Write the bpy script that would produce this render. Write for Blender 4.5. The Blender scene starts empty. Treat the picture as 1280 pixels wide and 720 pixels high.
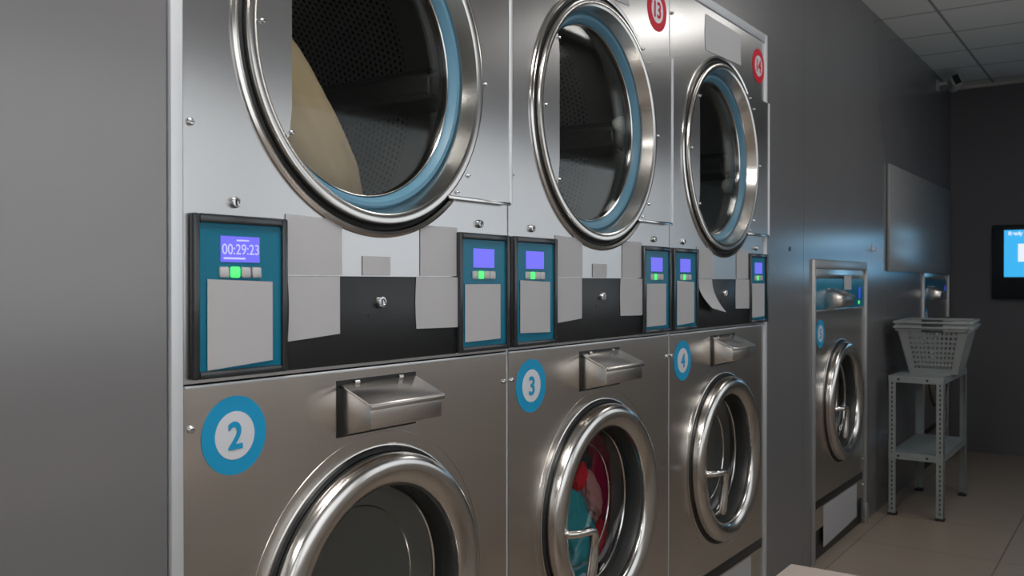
import bpy, bmesh, math, random
from mathutils import Vector, Matrix, noise
random.seed(7)
C = bpy.context.scene
COL = C.collection
PI = math.pi

# ------------------------------------------------------------------ materials
def lin(h):
    h = h.lstrip('#'); out = []
    for i in (0, 2, 4):
        c = int(h[i:i+2], 16) / 255
        out.append(c/12.92 if c <= .04045 else ((c+.055)/1.055)**2.4)
    return (*out, 1)

def mat(name, col, rough=.5, metal=0, spec=.5, emit=None, es=0, noise_amt=0, noise_scale=8, bump=0, bump_scale=60, coat=0):
    m = bpy.data.materials.new(name); m.use_nodes = True
    nt = m.node_tree; b = nt.nodes['Principled BSDF']
    c = lin(col) if isinstance(col, str) else (*col, 1)
    b.inputs['Base Color'].default_value = c
    b.inputs['Roughness'].default_value = rough
    b.inputs['Metallic'].default_value = metal
    b.inputs['Specular IOR Level'].default_value = spec
    b.inputs['Coat Weight'].default_value = coat
    if emit:
        b.inputs['Emission Color'].default_value = lin(emit); b.inputs['Emission Strength'].default_value = es
    if noise_amt or bump:
        tc = nt.nodes.new('ShaderNodeTexCoord')
        n = nt.nodes.new('ShaderNodeTexNoise'); n.inputs['Scale'].default_value = noise_scale; n.inputs['Detail'].default_value = 4
        nt.links.new(tc.outputs['Object'], n.inputs['Vector'])
        if noise_amt:
            mx = nt.nodes.new('ShaderNodeMix'); mx.data_type = 'RGBA'
            mx.inputs['A'].default_value = tuple(v*(1-noise_amt) for v in c[:3])+(1,)
            mx.inputs['B'].default_value = tuple(min(1, v*(1+noise_amt)) for v in c[:3])+(1,)
            nt.links.new(n.outputs['Fac'], mx.inputs['Factor']); nt.links.new(mx.outputs['Result'], b.inputs['Base Color'])
        if bump:
            n2 = nt.nodes.new('ShaderNodeTexNoise'); n2.inputs['Scale'].default_value = bump_scale; n2.inputs['Detail'].default_value = 5
            nt.links.new(tc.outputs['Object'], n2.inputs['Vector'])
            bp = nt.nodes.new('ShaderNodeBump'); bp.inputs['Strength'].default_value = bump; bp.inputs['Distance'].default_value = .01
            nt.links.new(n2.outputs['Fac'], bp.inputs['Height']); nt.links.new(bp.outputs['Normal'], b.inputs['Normal'])
    return m

def steel(name, col, rough, aniso=.0, wave=.0, smear=.04):
    m = mat(name, col, rough, 1)
    nt = m.node_tree; b = nt.nodes['Principled BSDF']
    tc = nt.nodes.new('ShaderNodeTexCoord')
    if aniso:
        b.inputs['Anisotropic'].default_value = aniso
        v = nt.nodes.new('ShaderNodeCombineXYZ'); v.inputs[0].default_value = 1
        nt.links.new(v.outputs[0], b.inputs['Tangent'])
    mp = nt.nodes.new('ShaderNodeMapping'); mp.inputs['Scale'].default_value = (14, 14, 2.2)
    nt.links.new(tc.outputs['Object'], mp.inputs['Vector'])
    n = nt.nodes.new('ShaderNodeTexNoise'); n.inputs['Scale'].default_value = 1.0; n.inputs['Detail'].default_value = 2
    nt.links.new(mp.outputs[0], n.inputs['Vector'])
    mr = nt.nodes.new('ShaderNodeMapRange'); mr.inputs['To Min'].default_value = rough*(1-smear*1.5); mr.inputs['To Max'].default_value = rough*(1+smear*2)
    nt.links.new(n.outputs['Fac'], mr.inputs['Value'])
    if not aniso: nt.links.new(mr.outputs['Result'], b.inputs['Roughness'])
    if wave:      # sheet steel is never quite flat
        w = nt.nodes.new('ShaderNodeTexNoise'); w.inputs['Scale'].default_value = 2.3; w.inputs['Detail'].default_value = 1
        nt.links.new(tc.outputs['Object'], w.inputs['Vector'])
        bp = nt.nodes.new('ShaderNodeBump'); bp.inputs['Strength'].default_value = 1; bp.inputs['Distance'].default_value = wave
        nt.links.new(w.outputs['Fac'], bp.inputs['Height']); nt.links.new(bp.outputs['Normal'], b.inputs['Normal'])
    return m

def glass(name, tint, refl=1.0, f0=.018):
    m = bpy.data.materials.new(name); m.use_nodes = True; nt = m.node_tree; nt.nodes.clear()
    o = nt.nodes.new('ShaderNodeOutputMaterial'); mx = nt.nodes.new('ShaderNodeMixShader')
    tr = nt.nodes.new('ShaderNodeBsdfTransparent'); tr.inputs[0].default_value = (*tint, 1)
    gl = nt.nodes.new('ShaderNodeBsdfGlossy'); gl.inputs['Roughness'].default_value = .03; gl.inputs[0].default_value = (refl, refl, refl, 1)
    lw = nt.nodes.new('ShaderNodeLayerWeight'); lw.inputs[0].default_value = .5
    pw = nt.nodes.new('ShaderNodeMath'); pw.operation = 'POWER'; pw.inputs[1].default_value = 5
    ma = nt.nodes.new('ShaderNodeMath'); ma.operation = 'MULTIPLY_ADD'; ma.inputs[1].default_value = .9; ma.inputs[2].default_value = f0
    nt.links.new(lw.outputs['Facing'], pw.inputs[0]); nt.links.new(pw.outputs[0], ma.inputs[0])
    nt.links.new(ma.outputs[0], mx.inputs[0]); nt.links.new(tr.outputs[0], mx.inputs[1]); nt.links.new(gl.outputs[0], mx.inputs[2])
    nt.links.new(mx.outputs[0], o.inputs[0])
    return m

def perforated(name):
    """drum sheet: steel with rows of round holes, in cylinder coordinates around the drum's axis"""
    m = mat(name, (.20, .195, .18), .38, .85); nt = m.node_tree; b = nt.nodes['Principled BSDF']
    tc = nt.nodes.new('ShaderNodeTexCoord'); sp = nt.nodes.new('ShaderNodeSeparateXYZ')
    nt.links.new(tc.outputs['Object'], sp.inputs[0])
    def mth(op, a, bb=None, c=None):
        n = nt.nodes.new('ShaderNodeMath'); n.operation = op
        for i, v in enumerate((a, bb, c)):
            if v is None: continue
            if isinstance(v, (int, float)): n.inputs[i].default_value = v
            else: nt.links.new(v, n.inputs[i])
        return n.outputs[0]
    ang = mth('ARCTAN2', sp.outputs['Z'], sp.outputs['X'])
    u = mth('MULTIPLY', ang, 150/(2*PI)); v = mth('MULTIPLY', sp.outputs['Y'], 66.0)
    row = mth('FLOOR', v)
    u2 = mth('ADD', u, mth('MULTIPLY', row, .5))
    du = mth('SUBTRACT', mth('FRACT', u2), .5); dv = mth('SUBTRACT', mth('FRACT', v), .5)
    d = mth('SQRT', mth('ADD', mth('MULTIPLY', du, du), mth('MULTIPLY', dv, dv)))
    hole = mth('MULTIPLY', mth('LESS_THAN', d, .27), mth('GREATER_THAN', sp.outputs['Y'], .19))
    mx = nt.nodes.new('ShaderNodeMix'); mx.data_type = 'RGBA'
    mx.inputs['A'].default_value = (.46, .45, .42, 1); mx.inputs['B'].default_value = (.004, .004, .004, 1)
    nt.links.new(hole, mx.inputs['Factor']); nt.links.new(mx.outputs['Result'], b.inputs['Base Color'])
    return m

def tiles(name, col, joint, sx, sy, ox, oy, jw, rough, spec=.5, var=.04):
    m = mat(name, col, rough, spec=spec); nt = m.node_tree; b = nt.nodes['Principled BSDF']
    geo = nt.nodes.new('ShaderNodeNewGeometry'); sp = nt.nodes.new('ShaderNodeSeparateXYZ'); nt.links.new(geo.outputs['Position'], sp.inputs[0])
    def mth(op, a, bb=None):
        n = nt.nodes.new('ShaderNodeMath'); n.operation = op
        for i, v in enumerate((a, bb)):
            if v is None: continue
            if isinstance(v, (int, float)): n.inputs[i].default_value = v
            else: nt.links.new(v, n.inputs[i])
        return n.outputs[0]
    def edge(s, o, size):
        f = mth('FRACT', mth('DIVIDE', mth('ADD', s, o), size))
        return mth('LESS_THAN', mth('MINIMUM', f, mth('SUBTRACT', 1, f)), jw/size/2)
    j = mth('MAXIMUM', edge(sp.outputs['X'], ox, sx), edge(sp.outputs['Y'], oy, sy))
    n = nt.nodes.new('ShaderNodeTexNoise'); n.inputs['Scale'].default_value = 5; n.inputs['Detail'].default_value = 6
    nt.links.new(geo.outputs['Position'], n.inputs['Vector'])
    c = lin(col)
    m0 = nt.nodes.new('ShaderNodeMix'); m0.data_type = 'RGBA'
    m0.inputs['A'].default_value = tuple(v*(1-var) for v in c[:3])+(1,); m0.inputs['B'].default_value = tuple(v*(1+var) for v in c[:3])+(1,)
    nt.links.new(n.outputs['Fac'], m0.inputs['Factor'])
    mx = nt.nodes.new('ShaderNodeMix'); mx.data_type = 'RGBA'
    mx.inputs['B'].default_value = lin(joint); nt.links.new(m0.outputs['Result'], mx.inputs['A'])
    nt.links.new(j, mx.inputs['Factor']); nt.links.new(mx.outputs['Result'], b.inputs['Base Color'])
    return m

M = dict(
    wall=mat('grey_panel', (.150, .147, .151), .23, spec=1.0, noise_amt=.05, noise_scale=3),
    back=mat('charcoal_wall', (.125, .122, .132), .6, spec=.3, noise_amt=.04),
    plain=mat('wall_paint', (.66, .62, .58), .7),
    steel=steel('brushed_steel', (.52, .515, .515), .27, .5, .0035),
    steel_dark=steel('washer_steel', (.68, .645, .61), .25, .5, .003),
    chrome=steel('polished_steel', (.70, .68, .66), .16),
    ring=steel('door_steel', (.62, .60, .575), .2),
    alu=mat('aluminium_trim', (.60, .62, .65), .4, .3),
    alu_dim=mat('grey_trim', (.36, .36, .36), .35, .5),
    zinc=mat('lock_metal', (.62, .63, .64), .25, 1),
    black=mat('black_plastic', (.012, .013, .014), .35, spec=.4),
    bezel=mat('bezel_plastic', (.022, .025, .028), .22, spec=.6),
    rubber=mat('black_rubber', (.010, .011, .012), .45),
    blue_rubber=mat('blue_rubber', (.085, .21, .30), .42),
    teal=mat('teal_film', (.004, .145, .235), .22, spec=.22),
    red=mat('red_vinyl', (.56, .008, .03), .45, spec=.15), blue=mat('blue_vinyl', (.015, .29, .53), .45, spec=.15),
    white=mat('white_vinyl', (.62, .64, .68), .35),
    paper=mat('paper', (.43, .425, .435), .8, spec=.2, noise_amt=.01),
    paper_grey=mat('grey_board', (.27, .272, .272), .3, spec=.5),
    lcd=mat('lcd', (.05, .04, .4), .3, emit='#6d6ae8', es=.85),
    lcd_text=mat('lcd_text', (.3, .3, .7), .3, emit='#b3b3fb', es=.85),
    key=mat('grey_key', (.48, .48, .49), .5), green=mat('green_key', (.05, .4, .12), .4, emit='#58f07c', es=.85),
    led=mat('blue_led', (.02, .02, .4), .3, emit='#3048e0', es=.6),
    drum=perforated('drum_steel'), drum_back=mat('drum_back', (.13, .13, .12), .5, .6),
    wdrum=mat('washer_drum', (.62, .62, .60), .45, .5),
    inner=mat('dark_liner', (.035, .036, .036), .38),
    glass=glass('door_glass', (.84, .86, .85)), wglass=glass('bowl_glass', (.88, .89, .88), 1, .045),
    galv=mat('galvanised', (.30, .33, .325), .45, .35, noise_amt=.12, noise_scale=20),
    hole=mat('slot_dark', (.01, .01, .01), .8),
    basket=mat('grey_plastic', (.27, .285, .28), .5),
    foot=mat('foot_plastic', (.012, .012, .013), .6),
    beige=mat('beige_cloth', (.46, .335, .215), .9, spec=.1, bump=.3, bump_scale=9),
    tealcloth=mat('teal_cloth', (.02, .30, .36), .9, spec=.1, bump=.4, bump_scale=30),
    redcloth=mat('red_cloth', (.62, .01, .03), .8, spec=.1, bump=.4, bump_scale=30),
    crimson=mat('crimson_cloth', (.34, .012, .06), .8, spec=.1, bump=.4, bump_scale=30),
    pink=mat('pink_cloth', (.52, .24, .24), .9, spec=.1, bump=.4, bump_scale=30),
    navy=mat('navy_cloth', (.03, .04, .07), .9, spec=.1, bump=.4, bump_scale=30),
    dark=mat('black_cloth', (.012, .014, .015), .6, bump=.4, bump_scale=30),
    white_cloth_glint=mat('white_cloth_and_glint', (.92, .91, .85), .9, spec=.1, bump=.3, bump_scale=20),
    cam=mat('camera_plastic', (.42, .42, .41), .45),
    table=mat('tabletop_laminate', (.40, .33, .29), .38, noise_amt=.05, noise_scale=4),
    kiosk=mat('kiosk_black', (.010, .014, .020), .3),
    screen=mat('kiosk_screen', (.0, .1, .2), .25, emit='#35a4de', es=1.2),
    screen_white=mat('kiosk_white', (.4, .4, .4), .25, emit='#d8e2f0', es=1.1),
    screen_glow=mat('kiosk_added_glow', (.4, .4, .4), .25, emit='#9ccdea', es=4),
    skirting=mat('skirting', (.45, .43, .41), .5),
    floor=tiles('floor_tiles', '#948678', '#5c5148', .6, .6, .25, .06, .005, .32, spec=.4, var=.05),
    ceil=tiles('ceiling_tiles', '#d0cec8', '#8a8985', .49, .6, -5.256+.49*20, .28+.6*8, .016, .9, spec=.1, var=.02),
)

# ------------------------------------------------------------------ mesh helpers
class MB:
    """collects shapes, links them as one mesh object"""
    def __init__(s): s.bm = bmesh.new(); s.mi = 0; s.mats = []
    def use(s, m):
        if m not in s.mats: s.mats.append(m)
        s.mi = s.mats.index(m); return s
    def _fin(s, fs, smooth=False):
        for f in fs: f.material_index = s.mi; f.smooth = smooth
    def box(s, x0, x1, y0, y1, z0, z1, bev=0, smooth=False):
        b2 = bmesh.new(); bmesh.ops.create_cube(b2, size=1)
        for v in b2.verts: v.co = Vector(((x0+x1)/2+v.co.x*(x1-x0), (y0+y1)/2+v.co.y*(y1-y0), (z0+z1)/2+v.co.z*(z1-z0)))
        if bev: bmesh.ops.bevel(b2, geom=b2.edges[:], offset=bev, segments=2, affect='EDGES', profile=.5)
        return s.merge(b2)
    def merge(s, b2, mtx=None, smooth=False):
        me = bpy.data.meshes.new('t'); b2.to_mesh(me); b2.free()
        if mtx: me.transform(mtx)
        k = len(s.bm.faces); s.bm.from_mesh(me); bpy.data.meshes.remove(me)
        s.bm.faces.ensure_lookup_table(); s._fin(s.bm.faces[k:], smooth); return s
    def lathe(s, prof, cx=0, cz=0, n=96, closed=False, caps=False, cy=0):
        """profile of (radius, y) turned about the Y direction through (cx, cz)"""
        rings = []
        for r, y in prof:
            if r < 1e-6: rings.append([s.bm.verts.new((cx, y+cy, cz))])
            else: rings.append([s.bm.verts.new((cx+r*math.cos(2*PI*i/n), y+cy, cz+r*math.sin(2*PI*i/n))) for i in range(n)])
        fs = []
        pr = list(zip(rings, rings[1:])) + ([(rings[-1], rings[0])] if closed else [])
        for a, b in pr:
            for i in range(n):
                j = (i+1) % n
                if len(a) == 1 and len(b) == 1: break
                if len(a) == 1: q = (a[0], b[j], b[i])
                elif len(b) == 1: q = (a[i], a[j], b[0])
                else: q = (a[i], a[j], b[j], b[i])
                fs.append(s.bm.faces.new(q))
        s._fin(fs, True); return s
    def prism(s, pts, y0, y1):
        """polygon of (x, z) extruded from y0 to y1"""
        a = [s.bm.verts.new((x, y0, z)) for x, z in pts]; b = [s.bm.verts.new((x, y1, z)) for x, z in pts]
        n = len(pts); fs = [s.bm.faces.new(a), s.bm.faces.new(b[::-1])]
        for i in range(n): fs.append(s.bm.faces.new((a[i], b[i], b[(i+1) % n], a[(i+1) % n])))
        s._fin(fs); return s
    def prism_x(s, pts, x0, x1, bev=0):
        """polygon of (y, z) extruded from x0 to x1"""
        b2 = bmesh.new()
        a = [b2.verts.new((x0, y, z)) for y, z in pts]; b = [b2.verts.new((x1, y, z)) for y, z in pts]
        n = len(pts); b2.faces.new(a); b2.faces.new(b[::-1])
        for i in range(n): b2.faces.new((a[i], b[i], b[(i+1) % n], a[(i+1) % n]))
        if bev: bmesh.ops.bevel(b2, geom=b2.edges[:], offset=bev, segments=2, affect='EDGES', profile=.5)
        return s.merge(b2)
    def tube(s, path, r, n=12):
        """round bar along a polyline; r may be a list"""
        P = [Vector(p) for p in path]; rs = r if isinstance(r, (list, tuple)) else [r]*len(P)
        rings = []; up = Vector((0, 0, 1)); prev = None
        for i, p in enumerate(P):
            d = (P[min(i+1, len(P)-1)]-P[max(i-1, 0)]).normalized()
            a = d.cross(up if prev is None else prev)
            if prev is None:
                if a.length < 1e-3: a = d.cross(Vector((1, 0, 0)))
                a.normalize(); bb = d.cross(a).normalized()
            else:
                bb = -(prev - d*prev.dot(d)).normalized(); bb = -bb; a = bb.cross(d).normalized()
            prev = bb
            rings.append([s.bm.verts.new(p+rs[i]*(math.cos(2*PI*k/n)*a+math.sin(2*PI*k/n)*bb)) for k in range(n)])
        fs = []
        for A, B in zip(rings, rings[1:]):
            for k in range(n): fs.append(s.bm.faces.new((A[k], A[(k+1) % n], B[(k+1) % n], B[k])))
        s._fin(fs, True)
        c = [s.bm.faces.new(rings[0][::-1]), s.bm.faces.new(rings[-1])]; s._fin(c); return s
    def plate_hole(s, x0, x1, z0, z1, y, cx, cz, r, depth, n=96):
        """flat plate with a round hole, and the wall of the hole"""
        ang = [2*PI*i/n for i in range(n)]
        for cxn, czn in ((x0, z0), (x1, z0), (x1, z1), (x0, z1)):
            a = math.atan2(czn-cz, cxn-cx) % (2*PI)
            k = min(range(n), key=lambda i: abs((ang[i]-a+PI) % (2*PI)-PI)); ang[k] = a
        ang.sort(); inner, outer, deep, od = [], [], [], []
        for a in ang:
            c_, s_ = math.cos(a), math.sin(a)
            t = min(((x1-cx)/c_ if c_ > 1e-9 else 1e9), ((x0-cx)/c_ if c_ < -1e-9 else 1e9), ((z1-cz)/s_ if s_ > 1e-9 else 1e9), ((z0-cz)/s_ if s_ < -1e-9 else 1e9))
            inner.append(s.bm.verts.new((cx+r*c_, y, cz+r*s_))); outer.append(s.bm.verts.new((cx+t*c_, y, cz+t*s_)))
            deep.append(s.bm.verts.new((cx+r*c_, y+depth, cz+r*s_))); od.append(s.bm.verts.new((cx+t*c_, y+.02, cz+t*s_)))
        fs = []
        for i in range(n):
            j = (i+1) % n
            fs.append(s.bm.faces.new((outer[i], outer[j], inner[j], inner[i])))
            fs.append(s.bm.faces.new((inner[i], inner[j], deep[j], deep[i])))
            fs.append(s.bm.faces.new((outer[j], outer[i], od[i], od[j])))
        s._fin(fs); return s
    def text(s, body, size, x, z, y, bold=.0, spacing=1, sx=1):
        cu = bpy.data.curves.new('t', 'FONT'); cu.body = body; cu.size = size; cu.align_x = 'CENTER'; cu.align_y = 'CENTER'
        cu.offset = bold; cu.extrude = .0002; cu.space_character = spacing
        o = bpy.data.objects.new('t', cu); COL.objects.link(o)
        dg = bpy.context.evaluated_depsgraph_get(); dg.update()
        me = bpy.data.meshes.new_from_object(o.evaluated_get(dg))
        bpy.data.objects.remove(o); bpy.data.curves.remove(cu)
        xs = [v.co.x for v in me.vertices]; ys = [v.co.y for v in me.vertices]
        me.transform(Matrix.Translation((-(min(xs)+max(xs))/2, -(min(ys)+max(ys))/2, 0)))
        me.transform(Matrix.Translation((x, y, z)) @ Matrix.Rotation(PI/2, 4, 'X') @ Matrix.Diagonal((sx, 1, 1, 1)))
        k = len(s.bm.faces); s.bm.from_mesh(me); bpy.data.meshes.remove(me)
        s.bm.faces.ensure_lookup_table(); s._fin(s.bm.faces[k:]); return s
    def build(s, name, parent=None, loc=None, shade=True):
        bmesh.ops.recalc_face_normals(s.bm, faces=s.bm.faces[:])
        me = bpy.data.meshes.new(name)
        if loc is not None: bmesh.ops.translate(s.bm, verts=s.bm.verts[:], vec=-Vector(loc))
        s.bm.to_mesh(me); s.bm.free()
        for m in s.mats: me.materials.append(m)
        if shade: me.set_sharp_from_angle(angle=math.radians(38))
        o = bpy.data.objects.new(name, me); COL.objects.link(o)
        if loc is not None: o.location = loc
        if parent: o.parent = parent
        return o

def mb(m): return MB().use(M[m])
def tag(o, label, cat, group=None):
    o['label'] = label; o['category'] = cat
    if group: o['group'] = group
    return o
def thing(name, label, cat, loc=(0, 0, 0), group=None, rz=0):
    o = bpy.data.objects.new(name, None); o.empty_display_size = .1; COL.objects.link(o)
    o.location = loc; o.rotation_euler.z = rz
    return tag(o, label, cat, group)
def struct(o): o['kind'] = 'structure'; return o

# ------------------------------------------------------------------ dimensions (metres); y = 0 is the face of the panelled wall
PITCH, W = .857, .849
X0, XC, L, H = .863, 7.377, 1.50, 2.655
EYE = 1.23

# ------------------------------------------------------------------ room
XL = -2.4
w = mb('wall')
Yb = .10
w.box(XL, .832, 0, Yb, 0, H)
w.box(.832, 3.430, 0, Yb, 2.166, H)
w.box(3.430, 3.889, 0, Yb, 0, H)
w.box(3.892, 4.012, 0, Yb, 0, H)
w.box(4.012, 4.918, 0, Yb, 1.332, H)
w.box(4.918, 6.362, 0, Yb, 0, H)
w.box(6.362, 7.268, 0, Yb, 1.332, H)
w.box(7.268, XC, 0, Yb, 0, H)
w.box(3.86, 3.92, Yb-.02, Yb+.02, 0, H)
struct(w.build('wall_left'))
struct(mb('back').box(XC, XC+.1, -L-.1, Yb, 0, H).build('wall_back'))
struct(mb('plain').box(XL-.1, XL, -L-.1, Yb, 0, H).build('wall_front'))
# wall opposite the machines; glowing windows added for the bright band in the steel
WX = [(-1.7, .1), (.25, 2.05), (2.2, 4.0), (4.15, 5.6)]
WZ0, WZ1 = 1.02, 1.98
ow = mb('plain')
ow.box(XL, XC, -L-.1, -L, 0, WZ0).use(M['wall']).box(XL, XC, -L-.1, -L, WZ1, H).use(M['plain'])  # upper band made dark to dim reflections in the dryer tops
xs = [XL]+[v for p in WX for v in p]+[XC]
for a, b in zip(xs[0::2], xs[1::2]): ow.box(a, b, -L-.1, -L, WZ0, WZ1)
struct(ow.build('wall_right'))
struct(mb('skirting').box(XL, XC, -L, -L+.012, 0, .07).build('baseboard_right'))
PANE_GLOW = mat('added_glow_pane', (.8, .8, .8), .5, emit='#e4ecf2', es=1.0)  # emissive panes added to brighten the steel fronts
WIN_ES = [1.05, 1.12, 1.12, 1.2]
for i, (a, b) in enumerate(WX):
    fr = mb('alu'); t = .035
    fr.box(a, b, -L-.06, -L+.01, WZ0, WZ0+t).box(a, b, -L-.06, -L+.01, WZ1-t, WZ1).box(a, a+t, -L-.06, -L+.01, WZ0+t, WZ1-t).box(b-t, b, -L-.06, -L+.01, WZ0+t, WZ1-t)
    f = struct(fr.build('added_window_%d' % (i+1)))
    m = PANE_GLOW.copy(); m.node_tree.nodes['Principled BSDF'].inputs['Emission Strength'].default_value = WIN_ES[i]
    MB().use(m).box(a+t, b-t, -L-.05, -L-.045, WZ0+t, WZ1-t).build('pane', f)
struct(mb('floor').box(XL-.1, XC+.1, -L-.1, .95, -.06, 0).build('floor'))
struct(mb('ceil').box(XL-.1, XC+.1, -L-.1, .95, H, H+.06).build('ceiling'))
struct(mb('skirting').box(XC-.018, XC, -L+.012, 0, H-.022, H).build('trim_1'))

# machine-bank surround
t = mb('alu'); t.box(.836, .857, -.006, .03, 0, 2.165, .002)
struct(t.build('trim_2'))
struct(mb('alu').box(3.402, 3.428, -.006, .03, 0, 2.165, .002).build('trim_3'))
struct(mb('alu').box(.857, 3.402, -.006, .03, 2.135, 2.165, .002).build('trim_4'))
for k, xx in ((5, 4.014), (7, 6.364)):
    struct(mb('alu_dim').box(xx, xx+.018, -.012, .03, 0, 1.33, .002).build('trim_%d' % k))
    s_ = mb('alu_dim').box(xx+.884, xx+.902, -.012, .03, 0, 1.33, .002).box(xx+.862, xx+.902, -.02, 0, 0, .10, .002)
    struct(s_.build('trim_%d' % (k+1)))
    struct(mb('alu_dim').box(xx+.018, xx+.884, -.012, .03, 1.292, 1.33, .002).build('trim_%d' % (k+5)))

# ------------------------------------------------------------------ small shared parts
def screw(x, z, parent, r=.006, y=-.001, name='screw'):
    b = mb('zinc').lathe([(0, y-.005), (r*.6, y-.0045), (r, y-.002), (r, y+.002)], x, z, 16)
    b.use(M['hole']).box(x-r*.6, x+r*.6, y-.0055, y-.0046, z-.0007, z+.0007)
    return b.build(name, parent)
def lock(x, z, parent, y=-.001, r=.0115):
    b = mb('zinc').lathe([(0, y-.006), (r*.55, y-.006), (r*.6, y-.0085), (r*.85, y-.008), (r, y-.004), (r, y+.002)], x, z, 28)
    b.use(M['hole']).box(x-.0012, x+.0012, y-.0068, y-.0055, z-.005, z+.005)
    return b.build('lock', parent)

def sticker(x, z, num, colour, parent, y=-.0012):
    b = mb(colour).lathe([(0, y), (.063, y), (.063, y+.001)], x, z, 64)
    b.use(M['white']).lathe([(0, y-.0006), (.0385, y-.0006), (.0385, y)], x, z, 64)
    b.use(M[colour])
    for k in range(9):
        ex, ez = (0, 0) if k == 8 else (.0016*math.cos(k*PI/4), .0016*math.sin(k*PI/4))
        if len(num) == 1: b.text(num, .060, x+ex, z+ez, y-.0012-k*.00002)
        else: b.text(num, .066, x+ex, z+ez, y-.0012-k*.00002, 0, .88, .95)
    return b.build('number_sticker', parent)

def control_panel(x, parent, z0=1.081, z1=1.336, wid=.186, digits=None):
    f = mb('bezel')
    for a in ((x, x+.012, z0, z1), (x+wid-.012, x+wid, z0, z1), (x+.012, x+wid-.012, z0, z0+.012), (x+.012, x+wid-.012, z1-.014, z1)):
        f.box(a[0], a[1], -.012, .0, a[2], a[3], .003)
    p = f.build('control_panel', parent)
    mb('teal').box(x+.012, x+wid-.012, -.006, -.002, z0+.012, z1-.014).build('panel_face', p)
    s = mb('lcd').box(x+.053, x+.129, -.0072, -.006, 1.262, 1.303)
    s.use(M['lcd_text'])
    if digits:
        s.text(digits, .0235, x+.091, 1.2825, -.0078, 0, 1.0, .92)
        s.box(x+.058, x+.100, -.0078, -.0072, 1.2665, 1.2695); s.box(x+.083, x+.107, -.0078, -.0072, 1.2955, 1.298)
    s.build('screen', p)
    for k in range(4):
        kx = x+.0495+k*.0212
        mb('green' if k == 1 else 'key').box(kx, kx+.0182, -.0095, -.006, 1.2375, 1.255, .003).build('button', p)
    return p

SHEETS = 'blank paper sheets taped to the machine fronts'
def sheet(x0, x1, z0, z1, y, label, skew=(0, 0, 0, 0), curl=0, group=None, bend=(0, 0)):
    """thin sheet; skew = z offsets of corners bl, br, tr, tl; curl lifts and swings the lower edge"""
    b = mb('paper'); n = 14; top = []; rows = []
    for i in range(n+1):
        t = i/n                                   # 0 at top
        zt = lambda s: (z1+skew[3])*(1-s)+(z1+skew[2])*s
        zb = lambda s: (z0+skew[0])*(1-s)+(z0+skew[1])*s
        row = []
        for k in range(7):
            s = k/6
            X = x0+(x1-x0)*s+curl*t*t+bend[0]*math.sin(PI*t)*(1-s)+bend[1]*math.sin(PI*t)*s
            row.append(Vector((X, y-.0008-abs(curl)*.8*t*t-.0012*math.sin(PI*s)*t, zt(s)*(1-t)+zb(s)*t)))
        rows.append(row)
    th = .0005
    F = [[b.bm.verts.new(v) for v in r] for r in rows]; B = [[b.bm.verts.new(v+Vector((0, th, 0))) for v in r] for r in rows]
    fs = []
    for i in range(n):
        for k in range(6):
            fs.append(b.bm.faces.new((F[i][k], F[i+1][k], F[i+1][k+1], F[i][k+1])))
            fs.append(b.bm.faces.new((B[i][k], B[i][k+1], B[i+1][k+1], B[i+1][k])))
    for i in range(n):
        for k in (0, 6): fs.append(b.bm.faces.new((F[i][k], F[i+1][k], B[i+1][k], B[i][k])))
    for k in range(6):
        for i in (0, n): fs.append(b.bm.faces.new((F[i][k], F[i][k+1], B[i][k+1], B[i][k])))
    b._fin(fs, True)
    o = b.build('paper_sheet', loc=((x0+x1)/2, y, z0))
    return tag(o, label, 'paper', group or SHEETS)

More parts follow.
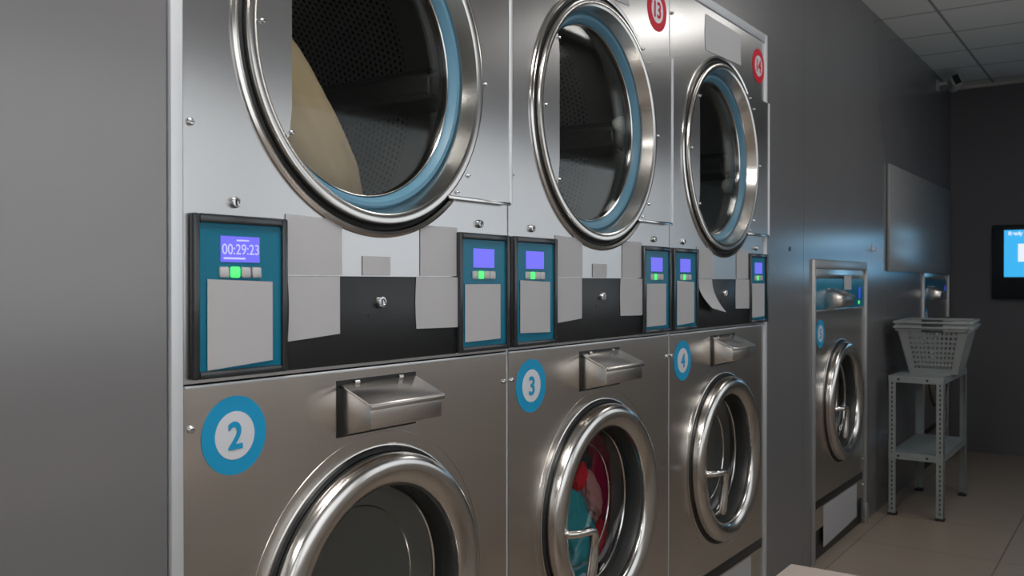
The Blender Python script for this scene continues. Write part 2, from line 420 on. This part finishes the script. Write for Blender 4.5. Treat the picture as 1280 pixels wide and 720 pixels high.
# ------------------------------------------------------------------ tumble dryer (upper half of a stack)
DZ, DR = 1.656, .338
def tumble_dryer(x, label, num=None, digits=None):
    t = thing('tumble_dryer', label, 'dryer', (x, 0, 1.075), 'tumble dryers stacked over the washers')
    cx = W/2+.004; P = Matrix.Translation((0, 0, -1.075))
    kids = []
    def add(b, name, parent=t, loc=None):
        o = b.build(name, parent)
        if parent is t: o.location.z = -1.075
        return o
    b = mb('steel').plate_hole(0, W, 1.075, 2.133, 0, cx, DZ, DR, .05, 128)
    b.box(0, .004, .02, .78, 1.077, 2.118).box(W-.004, W, .02, .78, 1.077, 2.118).box(.004, W-.004, .02, .78, 2.112, 2.118).box(.004, W-.004, .02, .78, 1.077, 1.083)
    b.box(.004, W-.004, .776, .78, 1.083, 2.112)
    add(b, 'cabinet')
    b = mb('chrome').lathe([(DR+.004, .001), (DR+.003, -.004), (DR-.002, -.0065), (DR-.008, -.0045), (DR-.009, .012)], cx, DZ, 128)
    add(b, 'door_surround')
    b = mb('rubber').lathe([(DR-.009, .010), (DR-.010, .001), (DR-.016, -.003), (DR-.022, .001), (DR-.026, .012), (DR-.009, .014)], cx, DZ, 128)
    add(b, 'seal')
    d = add(mb('ring').lathe([(.310, .02), (.317, .006), (.317, -.008), (.3145, -.0125), (.310, -.0135), (.301, -.0125), (.2965, -.010), (.2955, -.006),
                                  (.288, .020), (.2855, .030), (.2855, .040), (.300, .04), (.305, .03)], cx, DZ, 128, True), 'door')
    add(mb('blue_rubber').lathe([(.2855, .030), (.280, .024), (.272, .025), (.266, .034), (.262, .042), (.262, .052), (.2855, .052)], cx, DZ, 128, True), 'glass_gasket', d)
    add(mb('chrome').lathe([(.262, .044), (.2605, .040), (.2585, .042), (.258, .062), (.2625, .062)], cx, DZ, 128, True), 'glass_rim', d)
    add(mb('glass').lathe([(0, .049), (.258, .049), (.258, .053), (0, .053)], cx, DZ, 96), 'glass', d)
    # handle plate: the segment of the door left of a vertical chord
    R, ch = .2955, -.222; a0 = math.acos(-ch/R); pts = []
    for k in range(25):
        a = PI-a0*.93+2*a0*.93*k/24; pts.append((cx+R*math.cos(a), DZ+R*math.sin(a)))
    hb = math.sin(a0*.93)*R
    pts += [(cx+ch-.006, DZ-hb+.004), (cx+ch, DZ-hb+.055), (cx+ch, DZ+hb-.055), (cx+ch-.006, DZ+hb-.004)]
    add(mb('steel').prism(pts, -.0095, -.006), 'handle_plate', d)
    for aa, rr in ((PI, .285), (PI-.66, .283), (PI+.66, .283)): screw(cx+rr*math.cos(aa), DZ+rr*math.sin(aa), d, .0042, -.010)
    # hinge wing at the right
    z0, z1 = DZ-.2505, DZ+.2505
    pts = []
    for k in range(17):
        a = math.asin(.2505/.3175)*(1-2*k/16)
        pts.append((cx+.3175*math.cos(a), DZ+.3175*math.sin(a)))
    pts += [(W-.006, z0), (W-.006, z1)]
    hp = add(mb('steel').prism(pts, -.012, -.001).use(M['chrome']).box(cx+.3175*math.cos(.913), W-.006, -.017, -.012, z0-.003, z0+.004, .001), 'hinge_plate')
    for sx, sz in ((cx+.3235, DZ+.004), (cx+.262, z0+.030+.02), (cx+.224, z0+.012), (cx+.224, z1-.012), (cx+.262, z1-.045)): screw(sx, sz, hp, .0042, -.0125)
    add(mb('alu').tube([(W, -.010, z0), (W, -.010, z1)], .0058, 14), 'hinge')
    # drum
    dl = (cx, .055, DZ)
    def addl(b, name, parent, l):
        o = b.build(name, parent, loc=l)
        if parent is t: o.location.z -= 1.075
        return o
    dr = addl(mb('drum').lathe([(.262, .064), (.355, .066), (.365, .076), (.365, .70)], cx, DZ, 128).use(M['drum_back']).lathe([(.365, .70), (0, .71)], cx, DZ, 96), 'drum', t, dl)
    for k in range(3):
        a = .05+k*2*PI/3
        px, pz = cx+.33*math.cos(a), DZ+.33*math.sin(a)
        b2 = bmesh.new(); bmesh.ops.create_cube(b2, size=1)
        for v in b2.verts: v.co = Vector((v.co.x*.075, v.co.y*.56, v.co.z*(.05 if v.co.x < 0 else .11)))
        bmesh.ops.bevel(b2, geom=b2.edges[:], offset=.01, segments=3, affect='EDGES')
        o = mb('drum_back').merge(b2, Matrix.Translation((px, .40, pz)) @ Matrix.Rotation(-a, 4, 'Y')).build('drum_lifter', dr, loc=dl)
        o.location = (0, 0, 0)
    # console
    for k, xx in enumerate((.010, .664)):
        p = control_panel(xx, t, digits=digits if k == 0 else None); p.location.z = -1.075
    c = add(mb('black').box(.197, .663, -.004, -.0005, 1.081, 1.241, .001), 'coin_panel')
    lock(W/2+.002, 1.193, c, -.005, .0115)
    o = mb('black').box(.395, .412, -.0052, -.004, 1.166, 1.171).build('nameplate', c)
    for xx, zz in ((.094, 1.357), (.745, 1.357)):
        o = lock(xx, zz, t, 0, .009); o.location.z = -1.075
    for xx, zz, r in ((.012, 1.474, .006), (.838, 1.474, .005), (.012, 2.05, .005)):
        if xx < .5: o = screw(xx, zz, t, r); o.location.z = -1.075
    if num:
        o = sticker(.768, 2.035, num, 'red', t); o.location.z = -1.075
    return t

# ------------------------------------------------------------------ washing machine
def washer(x, label, num, group, cz=.630, ztop=1.072, high_drawer=False, sz=.986):
    t = thing('washing_machine', label, 'washing machine', (x, 0, 0), group)
    cx = W/2+.004; r = .286
    b = mb('steel_dark').plate_hole(0, W, .268, ztop if not high_drawer else 1.105, 0, cx, cz, r, .05, 128)
    tp = ztop-.0005
    b.box(0, .004, .02, .80, .10, tp-.002).box(W-.004, W, .02, .80, .10, tp-.002).box(.004, W-.004, .02, .80, tp-.008, tp-.002).box(.004, W-.004, .796, .80, .10, tp-.008)
    if high_drawer: b.box(0, W, -.001, .02, 1.247, ztop, .001).box(0, W, -.001, .02, 1.099, 1.108, .001)
    b.build('cabinet', t)
    if not high_drawer: mb('alu').box(.001, W-.001, -.0025, .004, ztop-.0045, ztop, .001).build('top_edge', t)
    mb('black').box(0, W, .004, .03, .232, .268, .002).build('base_strip', t)
    mb('steel_dark').box(0, W, .001, .022, .10 if not high_drawer else .137, .232).build('lower_panel', t)
    mb('black').box(.004, W-.004, .012, .78, 0, .10 if not high_drawer else .137).build('plinth', t)
    # pressed collar round the door
    mb('steel_dark').lathe([(.3170, .0004), (.3166, -.0008), (.3158, -.0008), (.3154, .0004)], cx, cz, 128).lathe([(.2935, .0004), (.2915, -.0012), (.2885, -.0016), (.2870, .001), (.286, .01)], cx, cz, 128).build('door_collar', t)
    mb('rubber').lathe([(.2895, -.002), (.287, -.0055), (.279, -.0055), (.274, .01), (.2895, .01)], cx, cz, 128, True).build('seal', t)
    d = mb('ring').lathe([(.275, .005), (.278, -.004), (.2785, -.024), (.277, -.030), (.273, -.0365), (.262, -.0425), (.248, -.0440), (.233, -.0395), (.2225, -.032), (.2175, -.027), (.2155, -.022),
                          (.2155, -.012), (.219, -.008), (.23, .02)], cx, cz, 128, True).build('door', t)
    mb('inner').lathe([(.2165, -.014), (.2145, -.010), (.2135, .012), (.2125, .034), (.211, .045), (.218, .05), (.2225, -.006)], cx, cz, 128, True).build('door_liner', d)
    mb('wglass').lathe([(.2125, .020), (.2115, .035), (.205, .048), (.192, .060), (.165, .067), (.12, .072), (0, .075)], cx, cz, 96).build('glass_bowl', d)
    mb('chrome').lathe([(.2095, .036), (.2075, .034), (.2055, .037), (.2075, .040)], cx, cz, 96, True).lathe([(.166, .064), (.1645, .0625), (.163, .065), (.1645, .067)], cx, cz, 96, True).build('bowl_rim', d)
    # handle: boss on the ring, arm to the middle, grip hanging down
    hx, hz = cx-.236, cz-.012
    h = mb('chrome').lathe([(0, -.052), (.010, -.050), (.012, -.042), (.012, -.034)], hx, hz, 20)
    h.tube([(hx, -.044, hz), (hx+.010, -.060, hz+.001), (hx+.030, -.068, hz+.001), (hx+.060, -.070, hz), (hx+.074, -.070, hz-.006), (hx+.080, -.070, hz-.020),
            (hx+.079, -.069, hz-.050), (hx+.074, -.068, hz-.090), (hx+.066, -.067, hz-.128), (hx+.062, -.066, hz-.138)],
           [.011, .010, .0095, .0105, .012, .0115, .0115, .0125, .0125, .008], 16)
    h.build('handle', d)
    # drum behind the glass
    mb('rubber').lathe([(.214, .046), (.255, .046), (.262, .055), (.265, .062), (.268, .072), (.30, .078)], cx, cz, 96).build('gasket', t)
    mb('wdrum').lathe([(.272, .082), (.275, .088), (.30, .10), (.315, .13), (.315, .56), (.30, .58), (0, .60)], cx, cz, 96).build('drum', t)
    # detergent drawer
    dx0, dx1 = (.318, .535) if not high_drawer else (.16, .385)
    dz = 0 if not high_drawer else .155
    mb('black').box(dx0, dx1, -.0012, .004, .950+dz, 1.053+dz).build('drawer_slot', t) if not high_drawer else None
    D = mb('steel_dark').prism_x([(-.001, .953+dz), (-.073, .971+dz), (-.073, 1.009+dz), (-.001, 1.040+dz)], dx0+.012, dx1-.008, .0012)
    dr = D.build('detergent_drawer', t)
    ld = mb('steel_dark').prism_x([(-.001, 1.0425+dz), (-.002, 1.0465+dz), (-.076, 1.0155+dz), (-.079, 1.012+dz), (-.079, 1.0045+dz), (-.0765, 1.0045+dz), (-.0755, 1.011+dz)], dx0+.008, dx1-.004, .0008)
    lid = ld.build('lid', dr)
    for q in (.045, .165): mb('chrome').tube([(dx0+q-.006, -.006, 1.0475+dz), (dx0+q+.006, -.006, 1.0475+dz)], .004, 10).build('lid_hinge', dr)
    if high_drawer:
        p = mb('teal').box(.006, W-.006, -.001, .018, 1.108, 1.247).build('control_panel', t)
        mb('led').box(.742, .772, -.003, -.001, 1.150, 1.205).build('screen', p)
        mb('green').box(.735, .752, -.005, -.001, 1.122, 1.140, .002).build('button', p)
    sticker(.094, sz, num, 'blue', t)
    for xx in (.012, .838):
        if ztop < 1.2 or xx < .5: screw(xx, 1.006, t, .006)
    for zz in (.20, .33): screw(W-.012, zz-.0, t, .005)
    return t

for i, (lab, num, dg) in enumerate((
        ('steel tumble dryer at far left with beige cloth inside its round window', None, '00:29:23'),
        ('middle steel tumble dryer with red number 13 sticker', '13', None),
        ('steel tumble dryer furthest right with red number 14 sticker', '14', None))):
    tumble_dryer(X0+i*PITCH-.002, lab, num, dg)
WG = 'front-loading steel washing machines'
washer(X0-.002, 'steel washing machine with blue number 2 sticker and empty drum', '2', WG)
washer(X0+PITCH-.002, 'steel washing machine with blue number 3 sticker full of coloured laundry', '3', WG)
washer(X0+2*PITCH-.002, 'steel washing machine with blue number 4 sticker beside the grey wall', '4', WG)
washer(4.040, 'lone steel washing machine with blue number 5 sticker set in the grey wall', '5', WG, cz=.672, ztop=1.292, high_drawer=True, sz=1.002)
washer(6.390, 'washing machine half hidden behind the laundry baskets and rack', '6', WG, cz=.672, ztop=1.292, high_drawer=True, sz=1.002)

# gap fillers between machines: mullions
for i in (1, 2):
    struct(mb('alu').box(X0+i*PITCH-.0095, X0+i*PITCH-.0035, .001, .6, 0, 2.12).build('trim_%d' % (20+i)))

# ------------------------------------------------------------------ paper sheets
names = ('leftmost dryer', 'dryer 13', 'dryer 14')
J = [(0, 0, 0, 0), (.0, -.002, .002, 0), (-.002, 0, 0, .001)]
for i, nm in enumerate(names):
    x = X0+i*PITCH-.002; j = J[i]
    mid = ('left-hand', 'left-hand', 'left-hand')
    sheet(x+.037, x+.165, (1.097, 1.112, 1.100)[i], 1.233, -.0075, 'blank sheet on the left control panel of %s' % nm, ((-.003, .001, -.002)[i], (.005, -.002, .003)[i], -.002, .002))
    zb = 1.108
    sheet(x+.686, x+.815, 1.101 if i else 1.103, 1.226, -.0075, 'blank sheet on the right control panel of %s' % nm, (0, .002, 0, 0))
    sheet(x+.199, x+.331, 1.243, 1.342, -.0008, 'blank sheet on bare steel left of centre, above black coin panel, %s' % nm, (0, 0, 0, .004))
    sheet(x+.548, x+.667, 1.243, 1.345, -.0008, 'blank sheet on bare steel right of centre, above black coin panel, %s' % nm)
    if i < 2: sheet(x+.384, x+.460, 1.243, 1.279, -.0008, 'small blank slip above the coin lock of %s' % nm)
    if i < 2:
        sheet(x+.200, x+.322, 1.134, 1.2405, -.0045, 'blank sheet over the left end of black coin panel, %s' % nm, (-.004, .004, 0, 0), bend=(.003, 0))
    else:
        sheet(x+.200, x+.318, 1.140, 1.2405, -.0045, 'curling blank sheet peeling off the left of coin panel, dryer 14', (.006, -.010, 0, 0), curl=.042)
    sheet(x+.532, x+.668, 1.136, 1.2405, -.0045, 'blank sheet over the right end of black coin panel, %s' % nm, (.002, .0, 0, 0), bend=(-.003, .0))
    if i: sheet(x+.272, x+.590, 1.992, 2.11, -.0005, 'blank sheet under the top trim above the door of %s' % nm, (.0, .01, 0, 0), bend=(-.006, -.005))
x = X0+2*PITCH-.002
sheet(x+.25, x+.70, .02, .225, .0008, 'large blank sheet on the kick panel below washer 4')
sheet(4.04+.15, 4.04+.72, .04, .226, .0008, 'large blank sheet on the kick panel below washer 5', (0, .02, 0, 0))
sheet(4.04+.47, 4.04+.60, 1.195, 1.262, -.0025, 'small blank slip above the drawer of washer 5')

# ------------------------------------------------------------------ laundry
def cloth(name, c, size, m, label, seed, sub=5, amp=.28, fr=1.7, rot=(0, 0, 0), cat='clothes', group=None):
    bm = bmesh.new(); bmesh.ops.create_icosphere(bm, subdivisions=sub, radius=1)
    off = Vector((seed*7.3, seed*3.1, seed*1.7))
    for v in bm.verts:
        p = v.co.copy()
        n = noise.noise(p*fr+off)+.5*noise.noise(p*fr*2.6+off)+.22*abs(noise.noise(p*fr*6+off))
        rdg = 1-abs(noise.noise(p*fr*1.5+off*2))*2.2
        v.co = p*(1+amp*(n*.8+.35*rdg))
    R = Matrix.Rotation(rot[2], 4, 'Z') @ Matrix.Rotation(rot[1], 4, 'Y') @ Matrix.Rotation(rot[0], 4, 'X')
    o = MB().use(M[m]).merge(bm, Matrix.Translation(c) @ R @ Matrix.Diagonal((*size, 1)), True).build(name, loc=c, shade=False)
    return tag(o, label, cat, group)
x2, x3, x4 = X0+W/2, X0+PITCH+W/2, X0+2*PITCH+W/2
LG = 'laundry behind the window of washer 3'
cloth('cloth_or_glint', (2.235, .145, .500), (.098, .045, .150), 'tealcloth', 'teal cloth at lower left behind window of washer 3', 1, rot=(0, -.25, 0), group=LG)
cloth('cloth_or_glint', (2.245, .125, .680), (.022, .020, .040), 'redcloth', 'bright red cloth just above teal cloth in washer 3', 2, rot=(0, .6, 0), group=LG)
cloth('cloth_or_glint', (2.325, .135, .610), (.032, .030, .080), 'pink', 'pink cloth right of teal cloth in washer 3', 3, rot=(0, -.35, 0), group=LG)
cloth('cloth_or_glint', (2.310, .185, .705), (.12, .045, .085), 'navy', 'dark navy cloth at top behind window of washer 3', 4, rot=(0, .2, 0), group=LG)
cloth('cloth_or_glint', (2.385, .138, .640), (.036, .030, .15), 'crimson', 'long crimson cloth along right side of window of washer 3', 5, rot=(0, -.12, 0), group=LG)
cloth('cloth_or_glint', (2.285, .185, .815), (.095, .04, .035), 'crimson', 'dark red cloth at very top behind window of washer 3', 15, rot=(0, .5, 0), group=LG)
cloth('cloth_or_glint', (2.362, .140, .475), (.026, .032, .070), 'redcloth', 'red cloth at lower right behind window of washer 3', 16, rot=(0, .4, 0), group=LG)
cloth('cloth_or_glint', (2.315, .125, .420), (.022, .024, .055), 'dark', 'black cloth at lower middle behind window of washer 3', 6, rot=(0, .25, 0), group=LG)
cloth('cloth_or_glint', (x4+.10, .16, .62), (.035, .05, .11), 'crimson', 'dull red cloth behind window of washer 4', 8)
cloth('blanket', (x2-.065, .185, 1.535), (.115, .075, .27), 'beige', 'beige cloth filling lower left of the leftmost dryer window', 9, amp=.13, fr=1.5, rot=(0, -.66, 0), cat='blanket')
cloth('cloth_or_glint', (2.478, .108, 1.704), (.050, .026, .025), 'white_cloth_glint', 'white lump imitating a lamp reflection at right edge of window of dryer 13', 10, amp=.1)  # lamp reflection in the door, modelled as a pale lump
cloth('cloth_or_glint', (3.327, .108, 1.592), (.038, .026, .028), 'white_cloth_glint', 'white lump imitating a lamp reflection low at right edge of window of dryer 14', 11, amp=.1)  # likewise a lamp's reflection given solid shape
cloth('cloth_or_glint', (4.46, .19, .55), (.07, .05, .09), 'white_cloth_glint', 'white cloth behind lower half of window of washer 5', 12)

# ------------------------------------------------------------------ board and bits on the panelled wall
o = mb('paper_grey').box(5.381, 7.29, -.016, -.003, 1.292, 1.888, .001).use(M['hole']).box(5.40, 7.27, -.003, 0, 1.31, 1.87).build('wall_board', loc=(6.33, 0, 1.29))
tag(o, 'large blank grey board on the wall above laundry baskets', 'board')
o = mb('white').box(5.052, 5.068, -.004, 0, 1.39, 1.435, .001).tube([(5.06, -.003, 1.40), (5.06, -.022, 1.396), (5.06, -.026, 1.41)], .004).build('wall_hook', loc=(5.06, 0, 1.39))
tag(o, 'small white hook on grey wall left of the blank board', 'hook')
o = mb('black').lathe([(0, -.003), (.008, -.003), (.010, 0)], 3.712, 1.365, 16).build('wall_plug', loc=(3.712, 0, 1.365))
tag(o, 'tiny dark plug in grey wall right of dryer 14', 'plug')

# ------------------------------------------------------------------ steel rack
RX0, RX1, RY0, RY1, RH = 5.14, 5.86, -.335, -.065, .738
rk = thing('storage_rack', 'slotted grey metal rack with two shelves holding laundry baskets', 'rack', ((RX0+RX1)/2, (RY0+RY1)/2, 0))
def rp(b, name, parent=rk):
    o = b.build(name, parent); o.location = -rk.location if parent is rk else (0, 0, 0); return o
for ax, dx in ((RX0, 1), (RX1, -1)):
    for ay, dy in ((RY0, 1), (RY1, -1)):
        b = mb('galv'); wv, tt = .036, .0022
        b.box(min(ax, ax+dx*tt), max(ax, ax+dx*tt), min(ay, ay+dy*wv), max(ay, ay+dy*wv), .012, RH)
        b.box(min(ax, ax+dx*wv), max(ax, ax+dx*wv), min(ay, ay+dy*tt), max(ay, ay+dy*tt), .012, RH)
        b.use(M['hole'])
        zz = .03
        while zz < RH-.02:
            b.box(ax-dx*.0004 if dx > 0 else ax-.0, ax+.0 if dx > 0 else ax+.0004, ay+dy*.018-.0035, ay+dy*.018+.0035, zz, zz+.013)
            b.box(ax+dx*.018-.0035, ax+dx*.018+.0035, ay-.0004 if dy > 0 else ay, ay if dy > 0 else ay+.0004, zz, zz+.013)
            zz += .0245
        leg = rp(b, 'leg')
        f = mb('foot').box(min(ax-dx*.003, ax+dx*.04), max(ax-dx*.003, ax+dx*.04), min(ay-dy*.003, ay+dy*.04), max(ay-dy*.003, ay+dy*.04), 0, .014, .002)
        rp(f, 'foot', leg)
for zs in (.300, RH-.034):
    b = mb('galv'); th = .0015
    b.box(RX0+.0022, RX1-.0022, RY0+.0022, RY1-.0022, zs+.034-th, zs+.034)
    for yy in (RY0+.0022, RY1-.0037): b.box(RX0+.0022, RX1-.0022, yy, yy+th, zs, zs+.034)
    for xx in (RX0-.0015, RX1): b.box(xx, xx+th, RY0, RY1, zs, zs+.034)
    b.use(M['hole'])
    for q in (.05, .19):
        b.lathe([(0, 0), (.006, 0), (.006, .001)], 0, 0, 12) if False else b.box(RX0-.0021, RX0-.0015, RY1-q-.006, RY1-q+.006, zs+.011, zs+.022)
    rp(b, 'shelf')

# ------------------------------------------------------------------ laundry baskets (tapered, with rows of openings)
def basket(label, loc, rz, h=.262, filled=True):
    t = thing('laundry_basket', label, 'basket', loc, 'stacked grey laundry baskets', rz)
    # local: long side along x, short side along y
    bx, by, tx, ty = .205, .120, .262, .178
    def wall(sgn, axis):
        """one tapered wall with real openings"""
        b = mb('basket'); n, rows = (11, 8) if axis == 'x' else (16, 8)
        half_b, half_t = (by, ty) if axis == 'x' else (bx, tx)
        offb, offt = (bx, tx) if axis == 'x' else (by, ty)
        def P(s, z, inset):
            f = z/h; half = half_b+(half_t-half_b)*f; off = offb+(offt-offb)*f-inset
            return Vector((sgn*off, s*half, z)) if axis == 'x' else Vector((s*half, sgn*off, z))
        m_ = .16 if axis == 'x' else .11
        us = [-1]; 
        for k in range(n):
            c = -1+m_*1.6+(2-3.2*m_)*(k+.5)/n; hw = (2-3.2*m_)/n*.32
            us += [c-hw, c+hw]
        us.append(1)
        vs = [0, .016]
        zt = .016; hs = [.017, .013]*4; gap = (h*.90-.016-sum(hs))/8
        for hh in hs:
            vs += [zt+gap, zt+gap+hh]; zt += gap+hh
        vs = sorted(set([0]+vs[2:]+[h]))
        fr, bk = {}, {}
        for i, u in enumerate(us):
            for k, z in enumerate(vs):
                fr[i, k] = b.bm.verts.new(P(u, z, 0)); bk[i, k] = b.bm.verts.new(P(u, z, .004))
        fs = []
        solid = lambda i, k: 0 <= i < len(us)-1 and 0 <= k < len(vs)-1 and not (i % 2 == 1 and k % 2 == 1)
        for i in range(len(us)-1):
            for k in range(len(vs)-1):
                if not solid(i, k): continue
                fs.append(b.bm.faces.new((fr[i, k], fr[i+1, k], fr[i+1, k+1], fr[i, k+1])))
                fs.append(b.bm.faces.new((bk[i, k], bk[i, k+1], bk[i+1, k+1], bk[i+1, k])))
                for (di, dk, a, c) in ((-1, 0, (i, k), (i, k+1)), (1, 0, (i+1, k), (i+1, k+1)), (0, -1, (i, k), (i+1, k)), (0, 1, (i, k+1), (i+1, k+1))):
                    if not solid(i+di, k+dk): fs.append(b.bm.faces.new((fr[a], fr[c], bk[c], bk[a])))
        b._fin(fs); return b.build('side', t)
    for sgn in (-1, 1):
        wall(sgn, 'x'); wall(sgn, 'y')
    mb('basket').box(-bx, bx, -by, by, 0, .005).build('bottom', t)
    rim = mb('basket'); rw = .022
    for z0, z1, o in ((h-.006, h+.008, .016), (h-.020, h-.008, .008)):
        a, c = tx+o, ty+o
        rim.box(-a, a, -c, -c+rw, z0, z1, .003).box(-a, a, c-rw, c, z0, z1, .003).box(-a, -a+rw, -c+rw, c-rw, z0, z1, .003).box(a-rw, a, -c+rw, c-rw, z0, z1, .003)
    rim.build('rim', t)
    for sgn in (-1, 1):
        a = tx+.018
        mb('black').box(min(sgn*a, sgn*(a-.02)), max(sgn*a, sgn*(a-.02)), -.052, .052, h+.006, h+.017, .003).box(min(sgn*(a+.001), sgn*(a-.016)), max(sgn*(a+.001), sgn*(a-.016)), -.052, .052, h-.024, h-.012, .002).build('handle', t)
    return t
BR = math.radians(4)
basket('lower grey slotted laundry basket resting on the rack', (5.565, -.232, RH), BR, .25)
basket('upper grey slotted laundry basket nested inside another on the rack', (5.580, -.228, RH+.0255), BR, .25)

# ------------------------------------------------------------------ payment screen on back wall
ky0, ky1 = -1.25, -.277
k = thing('payment_terminal', 'black wall-mounted terminal with bright blue screen on back wall', 'screen', (XC, (ky0+ky1)/2, 1.112))
def kp(b, name):
    o = b.build(name, k); o.location = -Vector(k.location); return o
kp(mb('kiosk').box(XC-.055, XC-.002, ky0, ky1, 1.112, 1.636, .012), 'housing')
sc = mb('screen').box(XC-.0575, XC-.0555, ky0+.07, ky1-.078, 1.268, 1.598)
sc.use(M['screen_white']).box(XC-.0585, XC-.0575, ky1-.30, ky1-.165, 1.375, 1.500)
b3 = MB().use(M['screen_white']).text('Ready', .036, 0, 0, 0, .001)
me = bpy.data.meshes.new('t'); b3.bm.to_mesh(me); b3.bm.free()
me.transform(Matrix.Translation((XC-.0585, ky1-.078-.072, 1.570)) @ Matrix.Rotation(-PI/2, 4, 'Z'))
kf = len(sc.bm.faces); sc.bm.from_mesh(me); sc.bm.faces.ensure_lookup_table(); sc._fin(sc.bm.faces[kf:])
sc.use(M['screen_glow']).box(XC-.0585, XC-.0575, ky0+.09, ky1-.32, 1.285, 1.362).box(XC-.0585, XC-.0575, ky0+.09, ky1-.32, 1.515, 1.575)  # bright strips added on the unseen side to cast glow on the wall
kp(sc, 'screen')

# ------------------------------------------------------------------ security camera
cmx, cmz = 6.83, 2.575
cm = thing('security_camera', 'small white security camera with black lens face high on grey wall', 'camera', (cmx, 0, cmz))
def cp(b, name):
    o = b.build(name, cm); o.location = -Vector(cm.location); return o
cp(mb('cam').box(cmx-.035, cmx+.035, -.012, 0, cmz-.035, cmz+.035, .004), 'mount')
cp(mb('cam').tube([(cmx, -.008, cmz+.006), (cmx, -.05, cmz+.012), (cmx, -.085, cmz+.004)], .012), 'arm')
b2 = bmesh.new(); bmesh.ops.create_cube(b2, size=1)
for v in b2.verts: v.co = Vector((v.co.x*.15, v.co.y*.066, v.co.z*.078))
bmesh.ops.bevel(b2, geom=b2.edges[:], offset=.010, segments=3, affect='EDGES')
R = Matrix.Translation((cmx-.02, -.115, cmz-.002)) @ Matrix.Rotation(math.radians(-24), 4, 'X') @ Matrix.Rotation(math.radians(20), 4, 'Z')
cp(mb('cam').merge(b2, R), 'camera_body')
b2 = bmesh.new(); bmesh.ops.create_cube(b2, size=1)
for v in b2.verts: v.co = Vector((v.co.x*.004-.0765, v.co.y*.040, v.co.z*.066))
cp(mb('black').merge(b2, R), 'lens_face')

# ------------------------------------------------------------------ folding table in the foreground
TZ, TX1, TY1 = .76, 1.530, -.708
tb = thing('folding_table', 'beige laminate table corner at the bottom edge of the frame', 'table', (TX1-.47, TY1-.22, 0))
def tp_(b, name):
    o = b.build(name, tb); o.location = -Vector(tb.location); return o
tp_(mb('table').box(TX1-.95, TX1, TY1-.44, TY1, TZ-.028, TZ, .003), 'tabletop')
for xx in (TX1-.08, TX1-.87):
    for yy in (TY1-.05, TY1-.39): tp_(mb('alu').tube([(xx, yy, 0), (xx, yy, TZ-.028)], .018, 16), 'leg')

# ------------------------------------------------------------------ lights
def area(name, loc, sx, sy, power, col=(1, 1, 1), rot=(0, 0, 0)):
    l = bpy.data.lights.new(name, 'AREA'); l.shape = 'RECTANGLE'; l.size = sx; l.size_y = sy; l.energy = power; l.color = col
    o = bpy.data.objects.new(name, l); o.location = loc; o.rotation_euler = rot; COL.objects.link(o); return o
lampm = mat('lamp_diffuser', (.8, .8, .8), .5, emit='#fffcf8', es=4.0)
LP = [(-1.1, -.55, 22), (.9, -.55, 22), (2.9, -.55, 5), (4.6, -1.10, 7)]  # last entry: unseen lamp added as fill for the far end
for i, (lx, ly, e) in enumerate(LP):
    t = thing('ceiling_light', 'unseen square flush ceiling lamp', 'lamp', (lx, ly, H), 'square ceiling lamps over the aisle')
    m = lampm.copy(); m.node_tree.nodes['Principled BSDF'].inputs['Emission Strength'].default_value = e
    MB().use(m).box(-.27, .27, -.27, .27, -.016, -.012).build('diffuser', t)
    f = mb('cam')
    f.box(-.3, .3, -.3, -.27, -.02, 0).box(-.3, .3, .27, .3, -.02, 0).box(-.3, -.27, -.27, .27, -.02, 0).box(.27, .3, -.27, .27, -.02, 0).build('frame', t)

wd = bpy.data.worlds.new('world'); C.world = wd; wd.use_nodes = True
wd.node_tree.nodes['Background'].inputs[0].default_value = (.5, .52, .55, 1); wd.node_tree.nodes['Background'].inputs[1].default_value = .05

# ------------------------------------------------------------------ camera
cam = bpy.data.cameras.new('camera'); co = bpy.data.objects.new('camera', cam); COL.objects.link(co)
FPX, TH, PIT = 1151, math.radians(34.7), math.radians(.35)
cam.sensor_width = 36; cam.lens = FPX/1280*36; cam.clip_start = .02
d = Vector((math.cos(TH)*math.cos(PIT), math.sin(TH)*math.cos(PIT), -math.sin(PIT)))
co.location = (0, -1.2, EYE); co.rotation_euler = d.to_track_quat('-Z', 'Y').to_euler()
cam.dof.use_dof = True; cam.dof.focus_distance = 2.0; cam.dof.aperture_fstop = 7
C.camera = co
C.view_settings.view_transform = 'Standard'; C.view_settings.look = 'None'
C.view_settings.exposure = 0; C.view_settings.gamma = 1; C.view_settings.use_curve_mapping = False
